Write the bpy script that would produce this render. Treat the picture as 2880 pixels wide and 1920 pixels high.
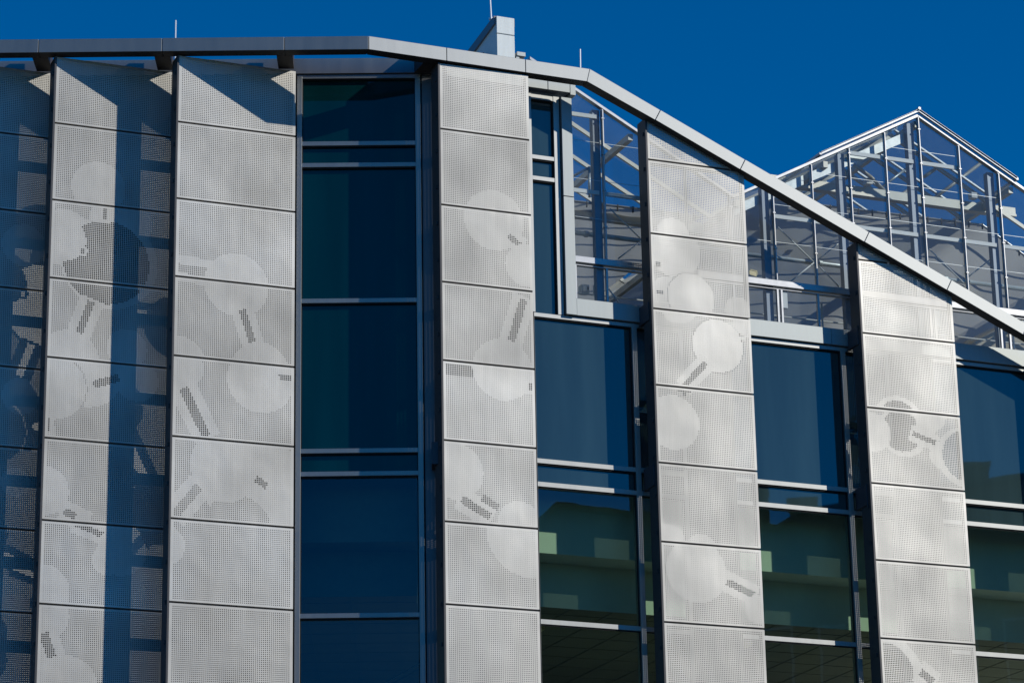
import bpy, math, random
import numpy as np
from mathutils import Matrix, Vector
random.seed(7); R_ = math.radians
C = bpy.context.scene
for o in list(bpy.data.objects): bpy.data.objects.remove(o, do_unlink=True)
COL = C.collection

# ------------------------------------------------------------------ camera, sky, sun
FPX, PIT, ROL = 8326.0, R_(18.26), R_(-1.09)
cF = np.array([0, math.cos(PIT), math.sin(PIT)])
cU0 = np.array([0, -math.sin(PIT), math.cos(PIT)]); cR0 = np.array([1.0, 0, 0])
cR = math.cos(ROL)*cR0 + math.sin(ROL)*cU0
cU = -math.sin(ROL)*cR0 + math.cos(ROL)*cU0
cam = bpy.data.objects.new('camera', bpy.data.cameras.new('camera')); COL.objects.link(cam)
cam.matrix_world = Matrix(((cR[0], cU[0], -cF[0], 0), (cR[1], cU[1], -cF[1], 0), (cR[2], cU[2], -cF[2], 0), (0, 0, 0, 1)))
cam.data.sensor_width = 36; cam.data.lens = FPX/2880*36; cam.data.clip_end = 3000; cam.data.clip_start = .1
C.camera = cam
SUN_AZ, SUN_EL = 70.7, 29.2            # azimuth from -Y towards +X
sv = Vector((math.sin(R_(SUN_AZ))*math.cos(R_(SUN_EL)), -math.cos(R_(SUN_AZ))*math.cos(R_(SUN_EL)), math.sin(R_(SUN_EL))))
W = bpy.data.worlds.new('World'); C.world = W; W.use_nodes = True
nt = W.node_tree; bg = nt.nodes['Background']
sk = nt.nodes.new('ShaderNodeTexSky'); sk.sky_type = 'NISHITA'; sk.sun_disc = False
sk.sun_elevation = R_(SUN_EL); sk.sun_rotation = R_(180-SUN_AZ)
sk.altitude = 800; sk.air_density = 1.0; sk.dust_density = 0.1; sk.ozone_density = 4.0
hs = nt.nodes.new('ShaderNodeHueSaturation'); hs.inputs['Saturation'].default_value = 2.0; hs.inputs['Value'].default_value = 1.0
hs.inputs['Hue'].default_value = 0.507
nt.links.new(sk.outputs[0], hs.inputs['Color']); nt.links.new(hs.outputs[0], bg.inputs[0]); bg.inputs[1].default_value = 0.096
sun = bpy.data.objects.new('sun', bpy.data.lights.new('sun', 'SUN')); COL.objects.link(sun)
sun.data.energy = 3.3; sun.data.angle = R_(0.5); sun.data.color = (1.0, .94, .83)
sun.rotation_euler = sv.to_track_quat('Z', 'Y').to_euler()
C.view_settings.view_transform = 'Standard'; C.view_settings.look = 'None'; C.view_settings.exposure = 0; C.view_settings.gamma = 1
C.render.engine = 'CYCLES'; C.cycles.transparent_max_bounces = 24; C.cycles.max_bounces = 8

# ------------------------------------------------------------------ helpers
def hit(px, py, P, ang):
    """where the sight line through a photo point meets the vertical plane through P running along ang"""
    d = cF + cR*(px-1440)/FPX - cU*(py-960)/FPX
    a = R_(ang); n = np.array([math.sin(a), -math.cos(a), 0])
    return d*(n[0]*P[0]+n[1]*P[1])/(n@d)
class Fr:
    """vertical working plane: e along it, b behind it, z up"""
    def __init__(s, P, ang, zs=1.0):
        s.zs = zs; s.P = P; s.ang = ang; a = R_(ang); s.e = (math.cos(a), math.sin(a)); s.b = (-math.sin(a), math.cos(a))
    def w(s, e, b, z): return (s.P[0]+s.e[0]*e+s.b[0]*b, s.P[1]+s.e[1]*e+s.b[1]*b, z*s.zs)
    def back(s, d): return Fr(s.w(0, d, 0)[:2], s.ang, s.zs)
    def px(s, x, y):
        h = hit(x, y, s.P, s.ang); return ((h[0]-s.P[0])*s.e[0]+(h[1]-s.P[1])*s.e[1], h[2]/s.zs)
class MB:
    def __init__(s): s.v = []; s.f = []
    def add(s, vs, fs):
        n = len(s.v); s.v += [tuple(v) for v in vs]; s.f += [tuple(i+n for i in f) for f in fs]; return s
    def hexa(s, p):
        return s.add(p, [(0,3,2,1),(4,5,6,7),(0,1,5,4),(1,2,6,5),(2,3,7,6),(3,0,4,7)])
    def box(s, F, e0, e1, b0, b1, z0, z1):
        if e1 < e0: e0, e1 = e1, e0
        if b1 < b0: b0, b1 = b1, b0
        return s.hexa([F.w(e0,b0,z0),F.w(e1,b0,z0),F.w(e1,b1,z0),F.w(e0,b1,z0),F.w(e0,b0,z1),F.w(e1,b0,z1),F.w(e1,b1,z1),F.w(e0,b1,z1)])
    def beam(s, F, A, B, d0, d1, h0, h1):
        """sloping member in plane F from (e,z) A to B; d = behind-range, h = normal-height range (vertical ends)"""
        (a, za), (b, zb) = A, B
        return s.hexa([F.w(a,d0,za+h0),F.w(b,d0,zb+h0),F.w(b,d1,zb+h0),F.w(a,d1,za+h0),F.w(a,d0,za+h1),F.w(b,d0,zb+h1),F.w(b,d1,zb+h1),F.w(a,d1,za+h1)])
    def tube(s, p, q, r, n=8, r2=None):
        p = Vector(p); q = Vector(q); d = (q-p).normalized(); r2 = r if r2 is None else r2
        u = d.orthogonal().normalized(); v = d.cross(u); vs = []
        for c, rr in ((p, r), (q, r2)):
            for k in range(n):
                t = 2*math.pi*k/n; vs.append(c+u*(rr*math.cos(t))+v*(rr*math.sin(t)))
        fs = [(k, (k+1) % n, n+(k+1) % n, n+k) for k in range(n)]+[tuple(range(n))[::-1], tuple(range(n, 2*n))]
        return s.add(vs, fs)
    def prism(s, F, pts, b0, b1):
        n = len(pts); vs = [F.w(e, b0, z) for e, z in pts]+[F.w(e, b1, z) for e, z in pts]
        return s.add(vs, [tuple(range(n)), tuple(range(2*n-1, n-1, -1))]+[(k, n+k, n+(k+1) % n, (k+1) % n) for k in range(n)])
    def build(s, name, mat, parent=None, bevel=0, smooth=False):
        m = bpy.data.meshes.new(name); m.from_pydata(s.v, [], s.f); m.update()
        import bmesh
        bm = bmesh.new(); bm.from_mesh(m); bmesh.ops.recalc_face_normals(bm, faces=bm.faces); bm.to_mesh(m); bm.free()
        o = bpy.data.objects.new(name, m); COL.objects.link(o)
        if mat: m.materials.append(mat)
        if parent: o.parent = parent
        if smooth:
            for p in m.polygons: p.use_smooth = True
        if bevel:
            bv = o.modifiers.new('b', 'BEVEL'); bv.width = bevel; bv.segments = 2; bv.limit_method = 'ANGLE'
        return o
def tag(o, label=None, cat=None, group=None, kind=None):
    for k, v in (('label', label), ('category', cat), ('group', group), ('kind', kind)):
        if v: o[k] = v
    return o
def empty(name, loc=(0, 0, 0)):
    # children are modelled in world space, so the empty stays at the origin of the base plane
    o = bpy.data.objects.new(name, None); COL.objects.link(o); o.empty_display_size = .3; return o
def child(o, parent): o.parent = parent; return o

# ------------------------------------------------------------------ materials
def mat(name):
    m = bpy.data.materials.new(name); m.use_nodes = True; return m, m.node_tree, m.node_tree.nodes['Principled BSDF']
def noise_bump(nt, b, scale, strength, dist=.01, coord='Object', stretch=None):
    tc = nt.nodes.new('ShaderNodeTexCoord'); mp = nt.nodes.new('ShaderNodeMapping'); nz = nt.nodes.new('ShaderNodeTexNoise')
    mp.inputs['Scale'].default_value = stretch or (1, 1, 1); nz.inputs['Scale'].default_value = scale; nz.inputs['Detail'].default_value = 3
    bp = nt.nodes.new('ShaderNodeBump'); bp.inputs['Strength'].default_value = strength; bp.inputs['Distance'].default_value = dist
    nt.links.new(tc.outputs[coord], mp.inputs[0]); nt.links.new(mp.outputs[0], nz.inputs[0]); nt.links.new(nz.outputs[0], bp.inputs['Height']); nt.links.new(bp.outputs[0], b.inputs['Normal'])
    return nz, mp
def metal(name, col, metallic, rough, streak=.12, bump=.0, nscale=2.0, stretch=(3, 3, .35)):
    m, t, b = mat(name)
    b.inputs['Metallic'].default_value = metallic
    tc = t.nodes.new('ShaderNodeTexCoord'); mp = t.nodes.new('ShaderNodeMapping'); nz = t.nodes.new('ShaderNodeTexNoise')
    mp.inputs['Scale'].default_value = stretch; nz.inputs['Scale'].default_value = nscale; nz.inputs['Detail'].default_value = 6; nz.inputs['Roughness'].default_value = .65
    t.links.new(tc.outputs['Object'], mp.inputs[0]); t.links.new(mp.outputs[0], nz.inputs[0])
    cr = t.nodes.new('ShaderNodeMapRange'); cr.inputs[1].default_value = .3; cr.inputs[2].default_value = .7
    cr.inputs[3].default_value = 1-streak; cr.inputs[4].default_value = 1+streak
    t.links.new(nz.outputs[0], cr.inputs[0])
    mx = t.nodes.new('ShaderNodeMix'); mx.data_type = 'RGBA'; mx.blend_type = 'MULTIPLY'; mx.inputs[0].default_value = 1
    mx.inputs[6].default_value = (*col, 1); t.links.new(cr.outputs[0], mx.inputs[7]); t.links.new(mx.outputs[2], b.inputs['Base Color'])
    rr = t.nodes.new('ShaderNodeMapRange'); rr.inputs[3].default_value = rough-.06; rr.inputs[4].default_value = rough+.06
    t.links.new(nz.outputs[0], rr.inputs[0]); t.links.new(rr.outputs[0], b.inputs['Roughness'])
    if bump: noise_bump(t, b, 1.3, bump, .02)
    return m
def plain(name, col, rough=.6, metallic=0, var=.1, scale=6):
    return metal(name, col, metallic, rough, var, 0, scale, (1, 1, 1))
def perforated():
    m, t, b = mat('perforated_aluminium')
    L = t.links.new
    b.inputs['Metallic'].default_value = .78
    tc = t.nodes.new('ShaderNodeTexCoord'); nz = t.nodes.new('ShaderNodeTexNoise'); nz.inputs['Scale'].default_value = 1.1; nz.inputs['Detail'].default_value = 2
    L(tc.outputs['Object'], nz.inputs[0])
    oi = t.nodes.new('ShaderNodeObjectInfo')
    ad = t.nodes.new('ShaderNodeMath'); ad.operation = 'MULTIPLY_ADD'; ad.inputs[1].default_value = .30; L(oi.outputs['Random'], ad.inputs[0]); L(nz.outputs[0], ad.inputs[2])
    cr = t.nodes.new('ShaderNodeMapRange'); cr.inputs[1].default_value = .3; cr.inputs[2].default_value = 1.0; cr.inputs[3].default_value = .43; cr.inputs[4].default_value = .57
    L(ad.outputs[0], cr.inputs[0])
    mx = t.nodes.new('ShaderNodeMix'); mx.data_type = 'RGBA'; mx.blend_type = 'MULTIPLY'; mx.inputs[0].default_value = 1
    mx.inputs[6].default_value = (1.0, .99, .945, 1); L(cr.outputs[0], mx.inputs[7]); L(mx.outputs[2], b.inputs['Base Color'])
    n2 = t.nodes.new('ShaderNodeTexNoise'); m2 = t.nodes.new('ShaderNodeMapping'); m2.inputs['Scale'].default_value = (5, 5, .45); n2.inputs['Scale'].default_value = 3; n2.inputs['Detail'].default_value = 5
    L(tc.outputs['Object'], m2.inputs[0]); L(m2.outputs[0], n2.inputs[0])
    r2 = t.nodes.new('ShaderNodeMapRange'); r2.inputs[1].default_value = .3; r2.inputs[2].default_value = .7; r2.inputs[3].default_value = .955; r2.inputs[4].default_value = 1.03; L(n2.outputs[0], r2.inputs[0])
    mm_ = t.nodes.new('ShaderNodeMix'); mm_.data_type = 'RGBA'; mm_.blend_type = 'MULTIPLY'; mm_.inputs[0].default_value = 1; L(mx.outputs[2], mm_.inputs[6]); L(r2.outputs[0], mm_.inputs[7]); L(mm_.outputs[2], b.inputs['Base Color'])
    r3 = t.nodes.new('ShaderNodeMapRange'); r3.inputs[1].default_value = .35; r3.inputs[2].default_value = 1.0; r3.inputs[3].default_value = .66; r3.inputs[4].default_value = .50; L(ad.outputs[0], r3.inputs[0]); L(r3.outputs[0], b.inputs['Roughness'])
    noise_bump(t, b, .8, .7, .03)
    uv = t.nodes.new('ShaderNodeUVMap'); uv.uv_map = 'UVMap'
    fr = t.nodes.new('ShaderNodeVectorMath'); fr.operation = 'FRACTION'; L(uv.outputs[0], fr.inputs[0])
    sb = t.nodes.new('ShaderNodeVectorMath'); sb.operation = 'SUBTRACT'; sb.inputs[1].default_value = (.5, .5, 0); L(fr.outputs[0], sb.inputs[0])
    ln = t.nodes.new('ShaderNodeVectorMath'); ln.operation = 'LENGTH'; L(sb.outputs[0], ln.inputs[0])
    at = t.nodes.new('ShaderNodeAttribute'); at.attribute_name = 'hole'
    lt = t.nodes.new('ShaderNodeMath'); lt.operation = 'LESS_THAN'; L(ln.outputs['Value'], lt.inputs[0]); L(at.outputs['Fac'], lt.inputs[1])
    tr = t.nodes.new('ShaderNodeBsdfTransparent'); ms = t.nodes.new('ShaderNodeMixShader')
    L(lt.outputs[0], ms.inputs[0]); L(b.outputs[0], ms.inputs[1]); L(tr.outputs[0], ms.inputs[2]); L(ms.outputs[0], t.nodes['Material Output'].inputs[0])
    return m
def fresnel(t, ior):
    """Fresnel that treats both sides of a thin pane alike"""
    fn = t.nodes.new('ShaderNodeFresnel'); g = t.nodes.new('ShaderNodeNewGeometry'); mr = t.nodes.new('ShaderNodeMapRange')
    mr.inputs[3].default_value = ior; mr.inputs[4].default_value = 1/ior
    t.links.new(g.outputs['Backfacing'], mr.inputs[0]); t.links.new(mr.outputs[0], fn.inputs[0]); return fn
def glass(name, tint, refl, ior=1.5, haze=0.0, wave=.0):
    """see-through pane: tinted transparency + mirror by angle (+ a little dust)"""
    m, t, b = mat(name); L = t.links.new; t.nodes.remove(b)
    tr = t.nodes.new('ShaderNodeBsdfTransparent'); tr.inputs[0].default_value = (*tint, 1)
    gl = t.nodes.new('ShaderNodeBsdfGlossy'); gl.inputs['Roughness'].default_value = 0.0; gl.inputs[0].default_value = (*refl, 1)
    fn = fresnel(t, ior)
    ms = t.nodes.new('ShaderNodeMixShader'); L(fn.outputs[0], ms.inputs[0]); L(tr.outputs[0], ms.inputs[1]); L(gl.outputs[0], ms.inputs[2])
    out = ms.outputs[0]
    if haze:
        df = t.nodes.new('ShaderNodeBsdfDiffuse'); df.inputs[0].default_value = (.6, .65, .7, 1)
        m2 = t.nodes.new('ShaderNodeMixShader'); m2.inputs[0].default_value = haze; L(out, m2.inputs[1]); L(df.outputs[0], m2.inputs[2]); out = m2.outputs[0]
    if wave:
        nz = t.nodes.new('ShaderNodeTexNoise'); nz.inputs['Scale'].default_value = .8; tc = t.nodes.new('ShaderNodeTexCoord'); L(tc.outputs['Object'], nz.inputs[0])
        bp = t.nodes.new('ShaderNodeBump'); bp.inputs['Strength'].default_value = wave; bp.inputs['Distance'].default_value = .01; L(nz.outputs[0], bp.inputs['Height']); L(bp.outputs[0], gl.inputs['Normal'])
    L(out, t.nodes['Material Output'].inputs[0]); return m
def spandrel(name, col, ior=1.9):
    m, t, b = mat(name); b.inputs['Base Color'].default_value = (*col, 1); b.inputs['Roughness'].default_value = .5; b.inputs['Specular IOR Level'].default_value = 0
    L = t.links.new; gl = t.nodes.new('ShaderNodeBsdfGlossy'); gl.inputs['Roughness'].default_value = 0.015
    fn = fresnel(t, ior); ms = t.nodes.new('ShaderNodeMixShader')
    n2 = t.nodes.new('ShaderNodeTexNoise'); m2 = t.nodes.new('ShaderNodeMapping'); m2.inputs['Scale'].default_value = (2.2, 2.2, .25); n2.inputs['Scale'].default_value = 1.0; n2.inputs['Detail'].default_value = 4
    c2 = t.nodes.new('ShaderNodeTexCoord'); L(c2.outputs['Object'], m2.inputs[0]); L(m2.outputs[0], n2.inputs[0])
    r2 = t.nodes.new('ShaderNodeMapRange'); r2.inputs[1].default_value = .3; r2.inputs[2].default_value = .7; r2.inputs[3].default_value = .75; r2.inputs[4].default_value = 1.25; L(n2.outputs[0], r2.inputs[0])
    mx = t.nodes.new('ShaderNodeMix'); mx.data_type = 'RGBA'; mx.blend_type = 'MULTIPLY'; mx.inputs[0].default_value = 1; mx.inputs[6].default_value = (*col, 1); L(r2.outputs[0], mx.inputs[7]); L(mx.outputs[2], b.inputs['Base Color'])
    nz = t.nodes.new('ShaderNodeTexNoise'); nz.inputs['Scale'].default_value = .9; tc = t.nodes.new('ShaderNodeTexCoord'); L(tc.outputs['Object'], nz.inputs[0])
    bp = t.nodes.new('ShaderNodeBump'); bp.inputs['Strength'].default_value = .15; bp.inputs['Distance'].default_value = .006; L(nz.outputs[0], bp.inputs['Height']); L(bp.outputs[0], gl.inputs['Normal'])
    L(fn.outputs[0], ms.inputs[0]); L(b.outputs[0], ms.inputs[1]); L(gl.outputs[0], ms.inputs[2]); L(ms.outputs[0], t.nodes['Material Output'].inputs[0]); return m
M = dict(
    perf=perforated(),
    edge=metal('panel_edge_aluminium', (.50, .49, .47), .5, .45, .06),
    fin=metal('support_fin_metal', (.07, .07, .075), .3, .5, .1),
    fascia=metal('brushed_fascia_aluminium', (.305, .32, .325), .88, .50, .06, .0, 3.0, (2, 2, .25)),
    soffit=metal('dark_soffit_shade_metal', (.07, .06, .055), .3, .5, .05),
    frame=metal('window_frame_aluminium', (.35, .36, .355), .85, .47, .06),
    cap=metal('coping_metal', (.33, .36, .365), .6, .5, .06, 0, 3, (4, 4, .3)),
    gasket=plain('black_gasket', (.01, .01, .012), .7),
    shade=metal('dark_grey_cladding', (.16, .165, .18), .5, .45, .06),
    bracket=metal('bracket_metal', (.07, .07, .085), .3, .5, .05),
    span_l=spandrel('teal_spandrel_glass', (.001, .030, .036), 1.65),
    span_r=spandrel('blue_spandrel_glass', (.032, .062, .066), 2.05),
    vis=glass('green_tinted_glass', (.62, .77, .65), (.75, .9, 1.0), 1.8, 0, .1),
    gh_glass=glass('greenhouse_glass', (.90, .94, .95), (1, 1, 1), 1.4, .045, 0),
    roof_glass=glass('greenhouse_roof_glass', (.84, .88, .90), (1, 1, 1), 1.35, .10, 0),
    rod=metal('bright_rod_steel', (.85, .86, .86), .4, .35, .03),
    galv=metal('galvanised_steel', (.42, .45, .46), .55, .38, .18, 0, 7, (1, 1, 1)),
    alu=metal('bare_aluminium', (.43, .44, .45), .7, .36, .08, 0, 5, (1, 1, 1)),
    rafter=metal('dull_aluminium_bar', (.45, .44, .40), .4, .45, .1, 0, 5, (1, 1, 1)),
    column=metal('painted_steel_column', (.20, .23, .28), .4, .45, .08),
    pipe=metal('grey_pipe', (.42, .47, .49), .4, .35, .12),
    beige=plain('beige_partition_paint', (.42, .38, .30), .7, 0, .1),
    white=plain('white_paint', (.62, .64, .64), .45, 0, .05),
    turret=metal('pale_cladding_metal', (.58, .63, .64), .2, .5, .07, 0, 3, (4, 4, .3)),
    dark=plain('dark_room_paint', (.05, .05, .05), .8),
    wallin=plain('white_partition_paint', (.74, .78, .72), .8, 0, .03),
    dim=plain('dim_bulkhead_paint', (.10, .16, .18), .8, 0, .1),  # darker copy of the bulkhead paint: left room's dimness put into the colour
    ceil=plain('ceiling_tile', (.24, .22, .18), .9, 0, .08, 2),
    bulk=plain('grey_bulkhead_paint', (.10, .12, .11), .8),
    lampm=plain('lamp_housing_cream', (.72, .62, .36), .5),
    conc=plain('roof_membrane', (.22, .22, .22), .9),
    brick=None, asphalt=plain('asphalt', (.05, .05, .052), .9, 0, .25, 3), paving=plain('concrete_paving', (.06, .06, .058), .85, 0, .15, 2),
)
def screen_mat():
    m, t, b = mat('grey_shade_fabric'); L = t.links.new; b.inputs['Roughness'].default_value = .9
    tc = t.nodes.new('ShaderNodeTexCoord'); nz = t.nodes.new('ShaderNodeTexNoise'); nz.inputs['Scale'].default_value = 1.2; nz.inputs['Detail'].default_value = 5; L(tc.outputs['Object'], nz.inputs[0])
    cr = t.nodes.new('ShaderNodeMapRange'); cr.inputs[3].default_value = .22; cr.inputs[4].default_value = .42; L(nz.outputs[0], cr.inputs[0]); L(cr.outputs[0], b.inputs['Base Color'])
    tl = t.nodes.new('ShaderNodeBsdfTranslucent'); tl.inputs[0].default_value = (.62, .61, .58, 1); ms = t.nodes.new('ShaderNodeMixShader'); ms.inputs[0].default_value = .55
    L(b.outputs[0], ms.inputs[1]); L(tl.outputs[0], ms.inputs[2]); L(ms.outputs[0], t.nodes['Material Output'].inputs[0])
    noise_bump(t, b, 2.5, .5, .05); return m
M['fabric'] = screen_mat()
def brick_mat(name, c1, c2):
    m, t, b = mat(name); br = t.nodes.new('ShaderNodeTexBrick'); br.inputs['Color1'].default_value = (*c1, 1); br.inputs['Color2'].default_value = (*c2, 1); br.inputs['Mortar'].default_value = (.3, .29, .27, 1)
    br.inputs['Scale'].default_value = 4; tc = t.nodes.new('ShaderNodeTexCoord'); mp = t.nodes.new('ShaderNodeMapping'); mp.inputs['Rotation'].default_value = (R_(90), 0, R_(0)); t.links.new(tc.outputs['Object'], mp.inputs[0]); t.links.new(mp.outputs[0], br.inputs[0]); t.links.new(br.outputs[0], b.inputs['Base Color']); b.inputs['Roughness'].default_value = .85; return m
M['brick'] = brick_mat('brown_brick', (.10, .09, .06), (.14, .11, .08)); M['slate'] = plain('slate_roof', (.06, .065, .06), .7)

# ------------------------------------------------------------------ setting out
Z0, LV, PA = 14.661, 1.05, 21.61                      # height of the first panel joint, panel module, panel direction
FP = {1: (-7.384, 35.104), 2: (-5.807, 35.140), 3: (-4.230, 35.176), 4: (-.875, 35.578), 5: (1.862, 36.789), 6: (4.739, 37.979), 7: (7.616, 39.169)}
WD = {1: 1.568, 2: 1.568, 3: 1.571, 4: 1.241, 5: 1.410, 6: 1.415, 7: 1.41}
GL = Fr((-2.0, 35.972), 1.5, 1.0023); GR = Fr((1.257, 37.001), 22.45, 1.0011)
GROUND = -1.6; ZB = 1.0                               # lowest modelled facade level (below the picture)
K = hit(1037, 130, (-.875+.02, 35.578-.06), 22.6); KP = (K[0], K[1])
FL = Fr(KP, 1.3); FRr = Fr(KP, 22.6)

bld = empty('laboratory_building')
tag(bld, 'modern laboratory building clad in perforated metal panel columns and tall dark glazing', 'building')

# ------------------------------------------------------------------ perforated panels
CELL = .025
PATT = {1: [], 2: [], 3: [], 4: [], 5: [], 6: [], 7: []}
def z1(x, y): return (x/2.613, y/2.613)
def z5(x, y): return (x/2.24, 600+y/2.24)
def z6(x, y): return (x/2.34, 1250+y/2.34)
def zB(x, y): return (800+x/2.24, 550+y/2.24)
def zC(x, y): return (800+x/2.1775, 1200+y/2.1775)
def z3(x, y): return (1500+x/1.96, 150+y/1.96)
def zD(x, y): return (1450+x/2.613, 850+y/2.613)
def zE(x, y): return (1450+x/2.751, 1350+y/2.751)
def zF(x, y): return (2050+x/2.613, 900+y/2.613)
def zG(x, y): return (2080+x/2.751, 1350+y/2.751)
SC = {z5: 2.24, z6: 2.34, zB: 2.24, zC: 2.1775, z3: 1.96, zD: 2.613, zE: 2.751, zF: 2.613, zG: 2.751, z1: 2.613}
LIGHT, TINY, BASE, MID, BIG = .15, .10, .262, .315, .385
def disc(k, z, x, y, r, v, lv=None):
    p = z(x, y); e, zz = Fr(FP[k], PA).px(*p); PATT[k].append(('d', e, zz, r/SC[z]/206., v, lv))
def bar(k, z, x0, y0, x1, y1, w, v=BIG, halo=True, lv=None):
    F = Fr(FP[k], PA); a = F.px(*z(x0, y0)); b = F.px(*z(x1, y1)); w = w/SC[z]/206.
    if halo: PATT[k].append(('b', a, b, w*1.25+.03, LIGHT, lv, .04))
    PATT[k].append(('b', a, b, w/2, v, lv, 0))
def ringd(k, z, x, y, r, v, lv=None, inner=None):   # disc with a one-hole outline of base holes
    disc(k, z, x, y, r+9, inner or BASE, lv); disc(k, z, x, y, r, v, lv)
# column 1 and 2
disc(1, z5, 150, 200, 130, LIGHT); disc(1, z5, 130, 1150, 110, LIGHT); disc(1, z6, 100, 250, 90, LIGHT)
disc(2, z1, 725, 1380, 190, LIGHT, (1,)); disc(2, z5, 400, 150, 175, LIGHT, (2,)); disc(2, z5, 760, 60, 190, LIGHT, (2,)); disc(2, z5, 690, 310, 290, LIGHT)
disc(2, z5, 670, 310, 258, BIG); disc(2, z5, 400, 160, 135, LIGHT, (2,)); disc(2, z5, 520, 235, 32, LIGHT, (2,)); disc(2, z5, 350, 420, 60, BASE, (2,))
disc(2, z5, 520, 240, 16, BIG, (2,)); bar(2, z5, 660, -30, 660, 38, 26)
bar(2, z5, 575, 555, 490, 775, 46); disc(2, z5, 430, 920, 180, LIGHT, (3,)); disc(2, z5, 800, 850, 120, LIGHT, (3,))
disc(2, z5, 560, 1020, 190, LIGHT, (4,)); disc(2, z5, 860, 1050, 130, LIGHT, (4,)); disc(2, z5, 330, 1090, 206, BASE, (4,)); disc(2, z5, 330, 1090, 196, LIGHT, (4,)); bar(2, z5, 590, 1078, 750, 1035, 46); bar(2, z5, 300, 1280, 300, 1375, 22)
disc(2, z6, 290, 300, 150, LIGHT, (5,)); bar(2, z6, 420, 435, 560, 505, 44); bar(2, z6, 500, 520, 700, 605, 36)
disc(2, z6, 700, 760, 90, LIGHT, (6,)); disc(2, z6, 800, 700, 150, LIGHT, (6,)); disc(2, z6, 280, 960, 160, LIGHT, (6,))
disc(2, z6, 300, 1120, 140, LIGHT, (7,)); bar(2, z6, 285, 1235, 350, 1420, 56); disc(2, z6, 430, 1600, 195, LIGHT, (7, 8))
# column 3
bar(3, z5, 1090, 335, 1310, 375, 54, MID); disc(3, z5, 1490, 450, 195, LIGHT); bar(3, z5, 1525, 605, 1600, 845, 44)
disc(3, z5, 1120, 940, 165, LIGHT, (3,)); disc(3, z5, 1640, 990, 175, LIGHT, (3,)); disc(3, z5, 1150, 970, 125, LIGHT, (4,)); disc(3, z5, 1640, 1050, 200, LIGHT, (4,))
bar(3, z5, 1155, 1100, 1300, 1400, 56); bar(3, z5, 1760, 1035, 1850, 1035, 34)
disc(3, z6, 1700, 300, 330, LIGHT, (5,)); disc(3, z6, 1480, 140, 215, LIGHT, (5,)); disc(3, z6, 1560, 560, 215, BASE, (5,)); disc(3, z6, 1180, 480, 90, BASE, (5,)); disc(3, z6, 1480, 180, 190, LIGHT, (5,))
bar(3, z6, 1310, 275, 1150, 460, 56, MID); bar(3, z6, 1680, 222, 1755, 272, 42); disc(3, z6, 1090, 660, 118, LIGHT, (6,))
# column 4
disc(4, zB, 1320, 155, 190, LIGHT); bar(4, zB, 1408, 250, 1485, 312, 36); disc(4, zB, 1525, 440, 135, LIGHT, (2,))
bar(4, zB, 1508, 655, 1412, 965, 48); disc(4, zB, 1375, 1095, 190, LIGHT); bar(4, zB, 1000, 1090, 1185, 1105, 66, BIG, False); bar(4, zB, 1553, 1185, 1553, 1230, 22)
disc(4, zC, 1050, 270, 165, LIGHT, (5,)); disc(4, zC, 1440, 590, 130, LIGHT, (5,)); bar(4, zC, 1085, 440, 1258, 550, 46); bar(4, zC, 1210, 432, 1312, 495, 44, BIG, False)
disc(4, zC, 1510, 640, 270, LIGHT, (6,)); disc(4, zC, 1660, 560, 200, LIGHT, (6,))
# column 5
disc(5, z3, 770, 1000, 95, LIGHT, (1,)); disc(5, z3, 780, 1090, 150, LIGHT, (2,)); disc(5, z3, 740, 1340, 110, LIGHT, (2,)); ringd(5, z3, 870, 1345, 135, TINY, (2,))
bar(5, z3, 675, 1162, 705, 1162, 36, BIG, False); bar(5, z3, 680, 1315, 720, 1322, 20, BIG, False); disc(5, z3, 1130, 1420, 80, LIGHT, (2,))
disc(5, zD, 1190, -10, 170, LIGHT, (3,)); disc(5, zD, 1700, 150, 110, LIGHT, (3,)); disc(5, zD, 1040, 110, 60, BASE, (3,)); disc(5, zD, 1485, 320, 210, MID, (3,)); disc(5, zD, 1485, 320, 196, TINY, (3,)); bar(5, zD, 1400, 440, 1245, 612, 44)
disc(5, zD, 1160, 880, 200, TINY, (4,)); bar(5, zD, 1195, 648, 1290, 655, 20, BIG, False); disc(5, zD, 1242, 670, 14, BIG, (4,))
disc(5, zE, 1190, 470, 130, LIGHT, (5,)); disc(5, zE, 1440, 560, 140, LIGHT, (5,)); disc(5, zE, 1400, 700, 238, LIGHT, (6,)); bar(5, zE, 1635, 782, 1845, 888, 52)
disc(5, zE, 1880, 1000, 110, LIGHT, (6,))
# column 6
disc(6, zF, 1245, 760, 210, LIGHT, (3,)); disc(6, zF, 1245, 740, 155, BIG-.03, (3,)); disc(6, zF, 1280, 815, 195, LIGHT, (4,)); disc(6, zF, 1270, 815, 155, MID+.02, (4,)); disc(6, zF, 1060, 820, 145, LIGHT, (4,)); disc(6, zF, 1480, 690, 130, LIGHT, (4,))
disc(6, zF, 1450, 760, 90, LIGHT, (4,)); disc(6, zF, 1560, 1000, 95, LIGHT, (4,)); disc(6, zF, 1730, 1010, 225, LIGHT, (4,)); disc(6, zF, 1740, 1000, 190, MID+.02, (4,)); bar(6, zF, 1352, 832, 1520, 902, 38)
disc(6, zG, 1160, 1500, 285, LIGHT, (7, 8)); disc(6, zG, 1130, 1500, 240, MID+.02, (7, 8)); bar(6, zG, 1400, 1480, 1500, 1560, 60, BIG, True, (7, 8))

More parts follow.
